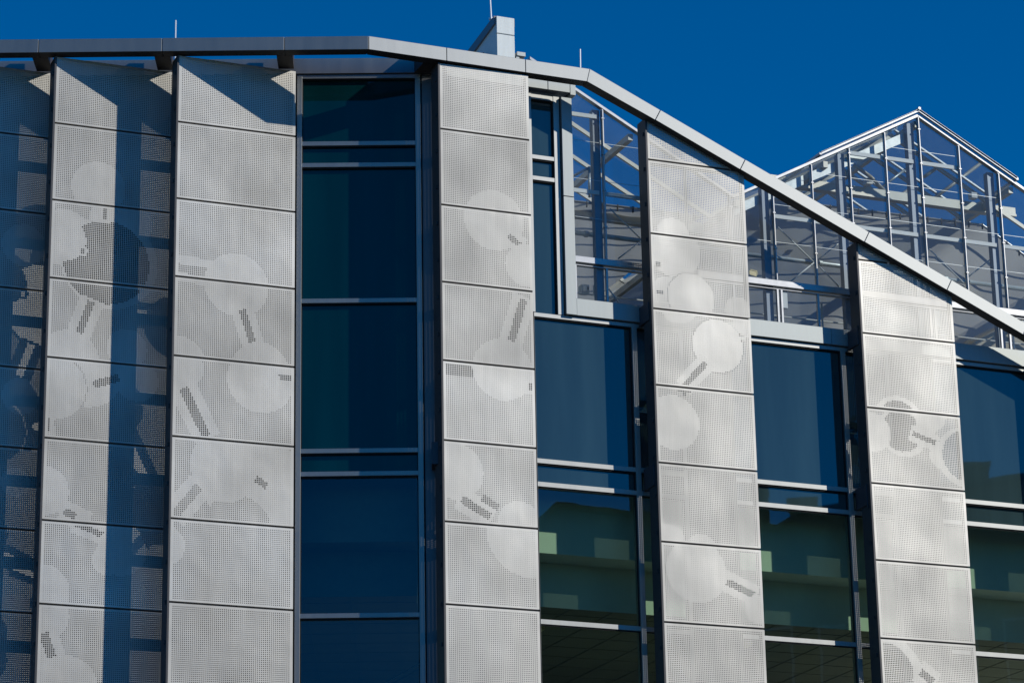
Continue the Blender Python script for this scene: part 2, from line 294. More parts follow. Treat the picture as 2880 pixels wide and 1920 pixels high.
def hole_field(k, lv, E_, Z_):
    H = np.full(E_.shape, BASE)
    for p in PATT[k]:
        if p[0] == 'd':
            if p[5] and lv not in p[5]: continue
            H[(E_-p[1])**2+(Z_-p[2])**2 < p[3]**2] = p[4]
        else:
            if p[5] and lv not in p[5]: continue
            (ax, az), (bx, bz) = p[1], p[2]; L = math.hypot(bx-ax, bz-az); ux, uz = (bx-ax)/L, (bz-az)/L
            t = (E_-ax)*ux+(Z_-az)*uz; d = abs(-(E_-ax)*uz+(Z_-az)*ux)
            H[(t > -p[6]) & (t < L+p[6]) & (d < p[3])] = p[4]
    return H
def panel(k, lv, topz, zb, parent):
    """one perforated sheet: cells on a grid (hole size per cell), plain margins, folded edges"""
    F = Fr(FP[k], PA); w = WD[k]; g = .013; tl, tr_ = top_of(k)
    zb = zb+g
    top = lambda e: min(topz, tl-(tl-tr_)*e/w)-g
    nc = int((w-.05)/CELL); m0 = (w-nc*CELL)/2; mz = .022
    nr = int((top(0)-zb-.04)/CELL)
    vs, fs, uv, hl = [], [], [], []
    def quad(a, b, c, d, u=None, h=0.0):
        if c[1] <= b[1] and d[1] <= a[1]: return
        n = len(vs); vs.extend([F.w(a[0], 0, a[1]), F.w(b[0], 0, b[1]), F.w(c[0], 0, c[1]), F.w(d[0], 0, d[1])]); fs.append((n, n+1, n+2, n+3))
        i, j = u or (0, 0); uv.extend([i, j, i+1, j, i+1, j+1, i, j+1]); hl.append(h)
    cc, rr = np.meshgrid(np.arange(nc)+.5, np.arange(max(nr, 1))+.5, indexing='ij')
    H = hole_field(k, lv, m0+cc*CELL, zb+mz+rr*CELL)
    quad((0, zb), (m0, zb), (m0, top(m0)), (0, top(0))); elast = m0
    for i in range(nc):
        ea, eb = m0+i*CELL, m0+(i+1)*CELL
        if top(eb) < zb+.02: break
        elast = eb; lim = min(top(ea), top(eb))-.012
        nj = max(0, min(nr, int((lim-zb-mz)/CELL)))
        quad((ea, zb), (eb, zb), (eb, zb+mz), (ea, zb+mz)) if nj else None
        for j in range(nj):
            za = zb+mz+j*CELL; quad((ea, za), (eb, za), (eb, za+CELL), (ea, za+CELL), (i, j), float(H[i, j]))
        za = zb+mz+nj*CELL if nj else zb; quad((ea, za), (eb, za), (eb, top(eb)), (ea, top(ea)))
    full = elast > w-m0-.001
    if full: quad((w-m0, zb), (w, zb), (w, top(w)), (w-m0, top(w-m0))); elast = w
    nv = len(vs); T = .0035; vs += [(x+F.b[0]*T, y+F.b[1]*T, z) for x, y, z in vs]; fs += [tuple(i+nv for i in f) for f in fs]; uv += uv; hl += hl
    nf0 = len(fs); d = .035
    ek = elast
    if topz < tl: ek = min(elast, max(0, (tl-topz)*w/max(1e-6, tl-tr_)))   # where the sloping cut starts
    def flange(p, q):
        n = len(vs); vs.extend([F.w(p[0], 0, p[1]), F.w(q[0], 0, q[1]), F.w(q[0], d, q[1]), F.w(p[0], d, p[1])]); fs.append((n, n+1, n+2, n+3)); uv.extend([0]*8); hl.append(0.0)
    flange((0, zb), (elast, zb)); flange((0, zb), (0, top(0))); flange((elast, zb), (elast, max(top(elast), zb+.005)))
    if topz < tl and ek > 0: flange((0, top(0)), (ek, top(ek)))
    if ek < elast or topz >= tl: flange((0 if topz >= tl else ek, top(0 if topz >= tl else ek)), (elast, top(elast)))
    m = bpy.data.meshes.new('perforated_panel'); m.from_pydata(vs, [], fs)
    ul = m.uv_layers.new(name='UVMap'); ul.data.foreach_set('uv', np.array(uv, dtype=np.float32))
    a = m.attributes.new('hole', 'FLOAT', 'FACE'); a.data.foreach_set('value', np.array(hl, dtype=np.float32))
    m.materials.append(M['perf']); m.materials.append(M['edge'])
    mi = np.zeros(len(fs), dtype=np.int32); mi[nf0:] = 1; m.polygons.foreach_set('material_index', mi); m.update()
    o = bpy.data.objects.new('perforated_panel', m); COL.objects.link(o); o.parent = parent
    return o
def top_of(k):
    if k <= 4: return 15.592, 15.592
    return {5: (15.262, 14.640), 6: (13.872, 13.262), 7: (12.60, 11.99)}[k]
COLS = {}
for k in range(1, 8):
    F = Fr(FP[k], PA); w = WD[k]; tl, tr_ = top_of(k)
    mb = MB(); FD = .25
    mb.box(F, -.028, -.003, -.012, FD, ZB, tl-.01)                       # solid fin on the left edge
    mb.box(F, w-.03, w-.006, .04, .10, ZB, tr_-.02)                       # right rail
    for lv in range(-1, 14):
        z = Z0-lv*LV
        if z < ZB or z > max(tl, tr_)-.02: continue
        if z > tr_-.06:
            ee = w*(tl-z-.06)/max(.001, tl-tr_)
            if ee < .1: continue
        else: ee = w-.032
        mb.box(F, 0.0, ee, .037, .085, z-.045, z+.035)                   # rail behind each joint
    for q in range(int((tl-ZB)/.5)):                                      # clips on the fin
        zz = tl-.25-q*.5
        if zz > ZB: mb.box(F, -.045, -.029, .05, .075, zz, zz+.05)
    col = mb.build('screen_column', M['fin'], bld); COLS[k] = col
    for lv in range(0, 14):
        zb = Z0-lv*LV
        if zb < ZB: break
        if zb < tl-.05: panel(k, lv, min(Z0-(lv-1)*LV, tl) if k <= 4 and lv == 0 else Z0-(lv-1)*LV, zb, col)

# ------------------------------------------------------------------ fascia frame along the roofline
FZB, FZT, FD_ = 15.600, 15.787, .17
EL0 = -6.6                                                   # left end (outside the picture)
eK2 = FRr.px(1659, 190)[0]; eE = 11.5; SL = -.4394           # start of the descending part, its far end, its slope
core = MB()
core.box(FL, EL0, -.01, .012, FD_, FZB+.012, FZT-.012)
core.box(FRr, .0, eK2-.0, .012, FD_, FZB+.012, FZT-.012)
core.box(FL, EL0, -.05, FD_+.005, .29, 15.675, 15.80)  # unseen backing added behind the fascia to widen its cast shadow
core.beam(FRr, (eK2, 0), (eE, SL*(eE-eK2)), .012, FD_, FZB+.012, FZT-.012)
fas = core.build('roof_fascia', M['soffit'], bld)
jl = [EL0]+[FL.px(x, 115)[0] for x in (109, 456, 800)]
def soffit(o):  # bottom faces get a darker metal: underside shade put into the colour
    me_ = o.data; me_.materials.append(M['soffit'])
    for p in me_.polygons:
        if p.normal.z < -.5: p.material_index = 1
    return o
def seg(F, a, b, ma=0, mb_=0, last=False):
    m = MB(); g = .004
    # ma / mb_: mitre offsets of the back edge at each end
    p = [F.w(a+g, 0, FZB), F.w(b-g, 0, FZB), F.w(b-g-mb_, FD_+.004, FZB), F.w(a+g+ma, FD_+.004, FZB)]
    q = [(x, y, FZT) for x, y, z in p]; m.hexa(p+q)
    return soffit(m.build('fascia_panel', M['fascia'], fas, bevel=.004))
for i in range(3): seg(FL, jl[i], jl[i+1])
mit = FD_*math.tan(R_(21.3/2))
seg(FL, jl[3], 0, 0, mit*1.0); segs = [0]+[FRr.px(x, 140)[0] for x in (1256, 1477)]+[eK2]
seg(FRr, segs[0], segs[1], mit, 0); seg(FRr, segs[1], segs[2]); 
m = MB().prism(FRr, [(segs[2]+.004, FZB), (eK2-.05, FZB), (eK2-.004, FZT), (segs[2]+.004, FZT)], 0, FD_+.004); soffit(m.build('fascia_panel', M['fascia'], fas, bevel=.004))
kb = eK2-.05
js = [kb]+[FRr.px(x, y)[0] for x, y in ((1843, 333), (2082, 475), (2431, 671), (2663, 808))]
zline = lambda e: SL*(e-eK2)
def sseg(a, b, first=False):
    g = .004; t = .08
    pts = [(a+g, FZB+(zline(a+.0) if not first else 0)), (b-g, FZB+zline(b)), (b-g+t, FZT+zline(b+t)), (a+g+t if not first else eK2, FZT+(zline(a+t) if not first else 0))]
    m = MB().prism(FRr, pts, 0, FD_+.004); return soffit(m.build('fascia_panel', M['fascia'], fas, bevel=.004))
js += [js[-1]+1.17, js[-1]+2.34]
for i in range(len(js)-1): sseg(js[i], js[i+1], i == 0)

# outrigger arms between building and fascia frame; unseen tops raised to block sunlight
def arm(e, F=FL, wid=.205, z0=15.602, z1=15.86):
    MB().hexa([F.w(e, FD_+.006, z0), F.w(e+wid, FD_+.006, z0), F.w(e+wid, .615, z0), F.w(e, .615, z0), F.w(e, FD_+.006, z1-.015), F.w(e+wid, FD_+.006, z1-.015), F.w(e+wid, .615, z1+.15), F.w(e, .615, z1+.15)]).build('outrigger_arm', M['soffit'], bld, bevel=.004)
for k in (1, 2, 3):
    r = Fr(FP[k], PA).w(WD[k], 0, 0); ee = (r[0]-KP[0])*FL.e[0]+(r[1]-KP[1])*FL.e[1]
    arm(ee-.225)
arm((FP[4][0]-KP[0])/FRr.e[0]-.16, FRr)

# ------------------------------------------------------------------ left facade (bay between column 3 and 4)
eL0 = GL.px(832.5, 900)[0]; eL1 = GL.px(847.5, 900)[0]; eR0 = GL.px(1173, 900)[0]; eR1 = GL.px(1188, 900)[0]
zt = {'hd': 15.504, 't1': 14.617, 't2': 14.316, 'mid': 12.450, 't3': 10.451, 't4': 10.151, 'low': 8.331, 't5': 6.285, 't6': 5.985}
def bay(F, ea, eb, ma, mb_, heads, zones, frame_mat, spm, name='window_bay', mull=True, ztop=15.56, zbot=ZB, mid_joint=None):
    """frame mesh with mullions ea..ma and mb_..eb; heads = list of (ztop, zbot) transoms; zones = list of (z0, z1, 'S'|'V')"""
    m = MB()
    if mull: m.box(F, ea, ma, -.05, .08, zbot, ztop); m.box(F, mb_, eb, -.05, .08, zbot, ztop)
    for a, b in heads: m.box(F, ma, mb_, -.045, .08, b, a)
    if not mull: m.box(F, mb_, eb, -.03, .08, zbot, ztop)
    fr = m.build(name, frame_mat, bld, bevel=.003)
    g = MB()
    for a, b in heads: g.box(F, ma+.002, mb_-.002, -.028, -.006, b-.016, b-.002)
    for a, b, t in zones:                                            # black shadow gap round each pane
        g.box(F, ma+.001, ma+.012, -.02, 0.0, a, b); g.box(F, mb_-.012, mb_-.001, -.02, 0.0, a, b)
    g.build('gasket', M['gasket'], fr)
    for a, b, t in zones:
        p = MB().box(F, ma+.002, mb_-.002, .006, .024, a, b)
        if t == 'S': tag(p.build('spandrel_pane', spm, fr), kind=None)
        else: MB().add([F.w(ma+.002, .006, a), F.w(mb_-.002, .006, a), F.w(mb_-.002, .006, b), F.w(ma+.002, .006, b)], [(0, 1, 2, 3)]).build('glass_pane', M['vis'], fr)
    return fr
h = .060
heads = [(15.56, 15.504), (zt['t1'], zt['t1']-h), (zt['t2'], zt['t2']-h), (zt['mid'], zt['mid']-h), (zt['t3'], zt['t3']-h), (zt['t4'], zt['t4']-h), (zt['low'], zt['low']-h), (zt['t5'], zt['t5']-h), (zt['t6'], zt['t6']-h)]
zn = [(14.617, 15.504, 'S'), (14.316, 14.557, 'S'), (12.450, 14.256, 'S'), (10.451, 12.390, 'S'), (10.151, 10.391, 'S'), (8.331, 10.091, 'V'), (6.285, 8.271, 'V'), (ZB, 5.925, 'V'), (5.985, 6.225, 'S')]
bay(GL, eL0, eR1, eL1, eR0, heads, zn, M['frame'], M['span_l'], ztop=15.56)
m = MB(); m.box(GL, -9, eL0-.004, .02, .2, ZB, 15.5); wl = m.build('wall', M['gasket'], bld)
m = MB(); m.box(GL, -9, eR1+.35, -.07, .3, 15.566, 15.782); m.build('coping', M['fascia'], bld, bevel=.004)
# return panel between the last mullion and column 4, in the direction of the right facade
eS1 = eR1+.34
m = MB(); m.box(GL, eR1+.018, eS1, -.03, .1, ZB, 15.56); m.build('cladding_panel', M['shade'], bld, bevel=.003)
m = MB(); m.box(GL, eR1, eR1+.018, .0, .09, ZB, 15.56); m.build('gasket', M['gasket'], bld)

# ------------------------------------------------------------------ right facade
eA0 = -2.55; eA1 = -1.08                                   # hidden behind column 4
gA = GR.px(1556.5, 500)[0]; mA = GR.px(1573, 500)[0]; pA = GR.px(1604.5, 500)[0]; zS = 12.448
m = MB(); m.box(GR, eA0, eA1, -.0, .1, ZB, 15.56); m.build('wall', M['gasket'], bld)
bay(GR, eA1, mA, eA1+.04, gA, [(15.56, 15.46), (14.659, 14.60), (14.359, 14.30)], [(14.659, 15.46, 'S'), (14.359, 14.60, 'S'), (zS, 14.30, 'S')], M['frame'], M['span_r'], ztop=15.56, zbot=zS)
for a, b in ((zS+.004, 14.098), (14.106, 15.52)):
    MB().box(GR, mA+.012, pA, -.10, .12, a, b).build('cladding_post', M['cap'], bld, bevel=.004)
m = MB(); m.box(GR, mA, mA+.012, -.04, .1, zS, 15.54); m.build('gasket', M['gasket'], bld)
eC = GR.px(1500, 245)[0]; eCj = GR.px(1531, 245)[0]
for a, b in ((-2.3, eCj-.004), (eCj+.004, -.50), (-.495, -.415)):
    MB().box(GR, a, b, -.12, .3, 15.588 if a < -.5 else 15.56, 15.752).build('coping', M['cap'], bld, bevel=.004)
# storeys below the terrace
capz0, capz1 = 12.455, 12.690
def right_bay(k, e_left):
    F5 = Fr(FP[k], PA); f = F5.w(0, 0, 0); ef = (f[0]-GR.P[0])*GR.e[0]+(f[1]-GR.P[1])*GR.e[1]
    m0 = ef-.147; m1 = ef-.073; e_end = ef+.02
    hd = [(12.444, 12.39), (10.470, 10.408), (10.160, 10.098), (8.365, 8.303), (6.30, 6.24), (6.0, 5.94)]
    zz = [(10.470, 12.39, 'S'), (10.160, 10.408, 'S'), (8.365, 10.098, 'V'), (6.30, 8.303, 'V'), (6.0, 6.24, 'S'), (ZB, 5.94, 'V')]
    fr = bay(GR, e_left-.004, m1, e_left, m0, hd, zz, M['frame'], M['span_r'], ztop=12.444)
    # narrow light beside the fin
    e2 = ef+.55
    fr2 = bay(GR, m1+.001, e2+.05, m1+.002, e2, hd, [(a, b, t) for a, b, t in zz], M['frame'], M['span_r'], mull=False, ztop=12.444)
    # bracket boxes between wall and fin
    for z0, z1 in ((12.40, 12.655), (10.16, 10.45), (5.98, 6.28)):
        MB().box(GR, m1+.03, ef-.004, -.36, -.052, z0, z1).build('bracket_box', M['bracket'], bld, bevel=.004)
    return e2+.05, ef+1.30
eb = -1.06
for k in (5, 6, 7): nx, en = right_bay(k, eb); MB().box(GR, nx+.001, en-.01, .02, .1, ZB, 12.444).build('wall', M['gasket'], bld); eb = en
jc = [pA+.004, 3.3, 6.4, 9.4]
for i in range(3): MB().box(GR, jc[i]+.002, jc[i+1]-.002, -.085, .25, capz0, capz1).build('coping', M['cap'], bld, bevel=.004)
# bracket box beside column 4 and column 3
e4 = (FP[4][0]-GL.P[0])/GL.e[0]
MB().box(GL, e4-.17, e4-.035, -.30, -.03, 10.16, 10.45).build('bracket_box', M['bracket'], bld, bevel=.004)
MB().box(GL, e4-.17, e4-.035, -.30, -.03, 5.98, 6.28).build('bracket_box', M['bracket'], bld, bevel=.004)

# rooms behind the glass
def room(F, e0, e1, wm='wallin'):
    for f in (0, -4.166, 4.166):
        z = lambda v: v+f
        if z(8.4) > 12: continue
        MB().box(F, e0, e1, .49, .969, z(9.37), z(10.5)).build('bulkhead', M[wm], bld)
        MB().box(F, e0, e1, .97, 7, z(8.78), z(10.5)).build('bulkhead', M[wm], bld)
        c = MB()
        for q in range(14): c.box(F, e0, e1, 1.3+q*.6, 1.308+q*.6, z(8.772), z(8.779))
        q = e0+.1
        while q < e1: c.box(F, q, q+.008, 1.0, 7, z(8.770), z(8.7785)); q += .6
        c.build('ceiling_grid', M['ceil'], bld)
        for e_ in (-.3, 2.8, 5.9, 9.0):
            if e0 < e_ < e1 and F is GR: MB().box(F, e_, e_+.12, 1.9, 3.1, z(8.70), z(8.765)).build('ceiling_lamp', M['lampm'], bld, bevel=.01)
        MB().box(F, e0, e1, .97, 7, z(8.7795), z(8.7799)).build('ceiling', M['ceil'], bld)
        MB().box(F, e0, e1, .12, 7, z(5.9)-.25, z(5.9)).build('floor_slab', M['ceil'], bld)
    MB().box(F, e0, e1, 7, 7.2, ZB, 15.4).build('wall', M['ceil'], bld)
room(GR, -.9, 11.8); room(GL, -6.2, .75, 'dim')
# upper roof block and terrace deck
m = MB(); m.prism(GR, [(-1.9, 12.4), (-.43, 12.4), (-.43, 15.5), (-1.9, 15.5)], .31, 6); m.build('wall', M['turret'], bld)
m = MB(); m.box(GL, -9, .7, .31, 7, 12.4, 15.55); m.build('roof', M['conc'], bld)
MB().box(GR, -.40, 12, .27, 9.5, 12.36, 12.40).build('terrace_deck', M['conc'], bld)

# ------------------------------------------------------------------ roof turret and lightning rods
TF = GR.back(3.0)
tl_, trr = TF.px(1396.5, 47), TF.px(1446, 49); e0, e1 = tl_[0], trr[0]
tur = empty('roof_turret'); tag(tur, 'pale metal clad wedge shaped rooflight box standing up behind the roofline', 'rooflight')
MB().box(TF, e0, e1, 0, .03, 17.82, 18.09).build('front_panel', M['turret'], tur, bevel=.004)
MB().box(TF, e0, e1, 0, .03, 15.5, 17.808).build('front_panel', M['turret'], tur, bevel=.004)
w = TF.w; D = 1.55; zb_ = 17.35
MB().add([w(e0, .031, 18.06), w(e0, .031, 15.4), w(e0, D*1.4, 15.4), w(e0, D*1.4, 17.78),
          w(e1, .031, 18.06), w(e1, .031, 15.4), w(e1, D*1.4, 15.4), w(e1, D*1.4, 17.78)], [(0, 1, 2, 3), (7, 6, 5, 4), (0, 3, 7, 4), (1, 5, 6, 2), (0, 4, 5, 1), (3, 2, 6, 7)]).build('side_wall', M['white'], tur)
MB().hexa([w(e0-.03, .035, 17.97), w(e1+.02, .035, 17.97), w(e1+.02, D*1.45, 17.70), w(e0-.03, D*1.45, 17.70), w(e0-.03, .035, 18.10), w(e1+.02, .035, 18.10), w(e1+.02, D*1.45, 17.86), w(e0-.03, D*1.45, 17.86)]).build('roof_edge', M['shade'], tur)
cb = MB(); cb.tube(w(e0-.04, .45, 17.68), w(e0-.035, .1, 17.45), .008); cb.tube(w(e0-.035, .1, 17.45), w(e0-.035, .08, 15.8), .010); cb.build('cable', M['gasket'], tur)
MB().box(TF, e1+.03, e1+.16, -.02, .3, 17.50, 17.56).box(TF, e1+.02, e1+.07, 0, .25, 15.6, 17.5).build('flashing', M['cap'], tur)
def rod(F, x0, y0, x1, y1, r, label, dn=.7):
    a = F.px(x0, y0); b = F.px(x1, y1)
    m = MB(); m.tube(F.w(b[0], 0, b[1]-dn if b[1] < 17 else b[1]), F.w(a[0], 0, a[1]), r, 8, r*.9); m.tube(F.w(b[0], 0, b[1]-dn if b[1] < 17 else b[1]), F.w(b[0], 0, b[1]-dn+.06 if b[1] < 17 else b[1]+.03), r*2.6, 8)
    o = m.build('lightning_rod', M['rod'], None); tag(o, label, 'lightning rod', 'lightning rods along the roof')
rod(GL.back(.4), 494, 58, 494, 107, .013, 'short thin lightning rod above the dark straight fascia, leftmost on the roof')
rod(TF.back(.35), 1375.5, -60, 1381.5, 56, .014, 'tall lightning rod leaning slightly on top of the wedge shaped rooflight box')
rod(GR.back(.6), 1631.5, 139, 1631.5, 185, .013, 'short thin lightning rod beside the corner where the fascia starts to descend', .2)

# ------------------------------------------------------------------ greenhouse on the terrace
GH = GR.back(.12)
gh = empty('rooftop_greenhouse'); tag(gh, 'rooftop glass greenhouse with two pitched gables and aluminium glazing bars', 'greenhouse')
RE, RZ, PIT_ = 4.979, 16.13, .540; HW = 2.985; VZ = RZ-HW*PIT_
ridges = [RE-2*HW, RE, RE+2*HW]; DEP = 9.0
def roofz(e): return RZ-PIT_*min(abs(e-r) for r in ridges)
BOT, RT, RB = 12.69, 13.350, 13.262
m = MB()
for r in ridges:
    for s_ in (-1, 1):
        if r < 0 and s_ < 0: continue
        a = (r, RZ); b = (r+s_*HW, VZ)
        if min(a[0], b[0]) > 11.2: continue
        m.beam(GH, a, b, -.045, .03, -.048, .0) if s_ > 0 else m.beam(GH, b, a, -.045, .03, -.048, .0)
m.box(GH, -.40, 11, -.05, .03, RB, RT); m.box(GH, -.40, 11, -.03, .03, 13.222, 13.236); m.box(GH, -.40, 11, -.03, .03, BOT-.02, BOT+.03)
gf = m.build('gable_frame', M['alu'], gh, bevel=.004)
me = [-.55, .06, .67, 1.28, 1.94, 2.60, 3.22, 3.83, 4.415, 4.979, 5.61, 6.24, 6.86, 7.48, 8.1]
for e in me[1:]:
    m = MB(); m.box(GH, e-.017, e+.017, -.035, .0, RT+.001, roofz(e)-.05); m.box(GH, e-.008, e+.008, -.05, -.035, RT+.001, roofz(e)-.055)
    for q in range(5):
        zz = RT+.45+q*.52
        if zz < roofz(e)-.1: m.box(GH, e-.022, e+.022, -.054, .0, zz, zz+.022)
    m.build('glazing_bar', M['alu'], gh, bevel=.003)
for e in (-.395, .06, .67, 1.94, 2.60, 2.66, 3.22, 3.83, 4.979, 5.04, 6.1, 6.24, 6.86, 7.48):
    MB().box(GH, e-.015, e+.015, -.04, .0, BOT+.03, RB-.04).build('glazing_bar', M['alu'], gh, bevel=.003)
for e in (2.735, 5.12): MB().box(GH, e-.05, e+.03, .0, .05, 12.98, 13.21).build('vent_window', M['white'], gh)
# panes (one sheet per bay, with lap lines)
for a, b in zip(me[:-1], me[1:]):
    n = GH.w
    if a < -.5: a = -.39
    kk = [r for r in ridges if a < r < b]
    pts = [(a, RT), (b, RT), (b, roofz(b)-.05)]+[(r, RZ-.05) for r in kk]+[(a, roofz(a)-.05)]
    MB().add([GH.w(e, -.008, z) for e, z in pts], [tuple(range(len(pts)))]).build('glass_pane', M['gh_glass'], gh)
    MB().add([GH.w(e, -.008, z) for e, z in ((a, BOT), (b, BOT), (b, RB), (a, RB))], [(0, 1, 2, 3)]).build('glass_pane', M['gh_glass'], gh)
m = MB()
for q, zz in enumerate((13.92, 14.47, 15.02, 15.57)):
    for a, b in zip(me[:-1], me[1:]):
        if zz < min(roofz(a), roofz(b))-.1: m.box(GH, max(a, -.39)+.017, b-.017, -.011, -.009, zz-.003, zz+.003)
m.build('pane_joint', M['pipe'], gh)
# inner frame: columns, horizontal rails, braces
for e in (.00, 2.52, 3.74, 4.885, 6.155, 7.40):
    MB().box(GH, e-.062, e+.045, .03, .13, BOT, roofz(e)-.08).build('column', M['column'], gh, bevel=.004)
for zz in (14.305, 15.405):
    m = MB()
    for a, b in zip((-.5, .06, 2.60, 3.22, 3.83, 4.40, 4.979, 5.61, 6.24, 6.86), (.0, .60, 3.20, 3.74, 4.40, 4.885, 5.60, 6.155, 6.86, 7.4)):
        aa, bb = max(a, -.39), b
        if roofz(aa) < zz+.1 or roofz(bb) < zz+.1: continue
        m.box(GH, aa+.02, bb, .005, .03, zz-.028, zz+.028)
    m.build('horizontal_rail', M['white'], gh)
def P(x, y, d): f = GH.back(d); q = f.px(x, y); return f.w(q[0], 0, q[1])
def xs(x, y): return x/3.137+2280, y/3.137+300       # zoomed crop coordinates
def tubes(name, lst, r, mt, d, cv=None):
    for l in lst:
        (a, b) = l[:2]; dd = l[2] if len(l) > 2 else d
        pa = cv(*a) if cv else a; pb = cv(*b) if cv else b
        d2 = l[3] if len(l) > 3 else dd
        MB().tube(P(*pa, dd), P(*pb, d2), r, 10).build(name, mt, gh, smooth=True)
x2 = lambda x, y: (2090+x/3.267, 480+y/3.267); x3 = lambda x, y: (1590+x/3.92, 500+y/3.92)
tubes('brace_rod', [((320, 520), (655, 845)), ((685, 820), (920, 632)), ((440, 1015), (650, 845)), ((690, 870), (888, 1072))], .010, M['white'], .22, x2)
tubes('brace_rod', [((490, 340), (858, 700)), ((582, 892), (832, 700)), ((478, 1225), (592, 1378))], .010, M['white'], .22, x3)
tubes('brace_rod', [((1045, 1255), (1350, 1555)), ((1380, 1510), (1595, 1340))], .010, M['white'], .22, xs)
def hp(e0, e1, d, z, r, name, mt):
    MB().tube(GH.w(e0, d, z), GH.w(e1, d, z), r, 12).build(name, mt, gh, smooth=True)
hp(-.9, 7.9, .42, 13.86, .034, 'heating_pipe', M['pipe'])
for e in (-.05, .98, 3.5, 4.3, 5.5): MB().tube(GH.w(e, .42, 13.86), GH.w(e+.05, .42, 13.86), .046, 10).build('pipe_collar', M['pipe'], gh)
tubes('downpipe', [((895, 510), (950, 1050)), ((560, 760), (880, 520)), ((905, 1060), (915, 1300)), ((950, 1040), (905, 1080))], .019, M['pipe'], .9, xs)
tubes('downpipe', [((262, -120), (268, 215)), ((325, 200), (350, 565)), ((70, -10), (262, -110))], .019, M['pipe'], .8, x3)
# roof structure
m = MB(); d = .0
nb = 13
rf = MB()
for r in ridges:
    for s_ in (-1, 1):
        if r < 0 and s_ < 0: continue
        A, B = (r, RZ), (r+s_*HW, VZ)
        if s_ < 0: A, B = B, A
        for q in range(1, nb):
            dd = q*.72
            rf.beam(GH, A, B, dd, dd+.035, -.07, -.01)
rfo = rf.build('rafters', M['rafter'], gh)
for r in ridges:
    for s_, t in ((-1, .5), (1, .5), (1, .0), (-1, .97)):
        if r < 0 and s_ < 0: continue
        e = r+s_*HW*t; z = RZ-PIT_*HW*t-.12
        MB().box(GH, e-.035, e+.035, .03, DEP, z-.06, z+.03).build('purlin', M['rafter'], gh)
for r in ridges:
    for s_ in (-1, 1):
        if r < 0 and s_ < 0: continue
        A, B = (r, RZ-.008), (r+s_*HW, VZ-.008)
        MB().add([GH.w(A[0], 0, A[1]), GH.w(B[0], 0, B[1]), GH.w(B[0], DEP, B[1]), GH.w(A[0], DEP, A[1])], [(0, 1, 2, 3)]).build('roof_glass', M['roof_glass'], gh)
# ridge vents standing proud of the gable on both slopes
for s_, L in ((-1, 1.62), (1, 1.55)):
    A, B = (RE, RZ+.02), (RE+s_*L, RZ+.02-PIT_*L)
    if s_ < 0: A, B = B, A
    m = MB()
    for q in range(8): m.beam(GH, A, B, -.075+q*.72, -.035+q*.72, .0, .032)
    m.beam(GH, A, B, -.09, -.06, .033, .043)
    E_ = A if s_ < 0 else B; m.box(GH, E_[0]-.02, E_[0]+.02, -.075, 5, E_[1]-.0, E_[1]+.038)
    v = m.build('ridge_vent', M['alu'], gh, bevel=.003)
    MB().add([GH.w(A[0], -.03, A[1]+.02), GH.w(B[0], -.03, B[1]+.02), GH.w(B[0], 5, B[1]+.02), GH.w(A[0], 5, A[1]+.02)], [(0, 1, 2, 3)]).build('vent_glass', M['roof_glass'], v)
m = MB(); m.tube(GH.w(RE, -.1, RZ+.062), GH.w(RE, 5, RZ+.062), .022, 10); m.build('ridge_cap', M['alu'], gh)
# truss members at two depths: tie beam with drive boxes, struts
for dd, zz in ((.75, 15.20), (.75, 14.33)):
    e_a, e_b = (3.0, 7.0) if zz > 15 else (-.9, 1.9)
    MB().box(GH, e_a, e_b, dd, dd+.12, zz-.09, zz-.055).box(GH, e_a, e_b, dd+.02, dd+.05, zz-.055, zz+.05).build('tie_beam', M['rafter'], gh)
for x, y in ((505, 665), (1430, 790)):
    f = GH.back(.70); q = f.px(*xs(x, y)); MB().box(f, q[0]-.05, q[0]+.05, -.05, .05, q[1]-.045, q[1]+.045).build('junction_box', M['white'], gh, bevel=.006)
tubes('strut', [((500, 790), (640, 710), 1.5), ((730, 820), (860, 740), 1.2), ((1000, 620), (1130, 530), .8), ((1020, 860), (1500, 500), 1.0), ((380, 510), (530, 620), .6), ((530, 620), (720, 810), .6, 1.0)], .026, M['rafter'], 1.0, xs)
# galvanised plate girder under the left slope
e1_, e2_ = GH.px(*xs(20, 600)), GH.px(*xs(880, 240))
m = MB(); m.beam(GH, (e1_[0], e1_[1]), (e2_[0], e2_[1]), .10, .12, -.07, .07); m.build('plate_girder', M['galv'], gh)
m = MB(); m.beam(GH, (e1_[0]-1.2, e1_[1]-1.2*PIT_), (e1_[0]-.1, e1_[1]-.1*PIT_), .10, .12, -.07, .07); m.build('plate_girder', M['galv'], gh)
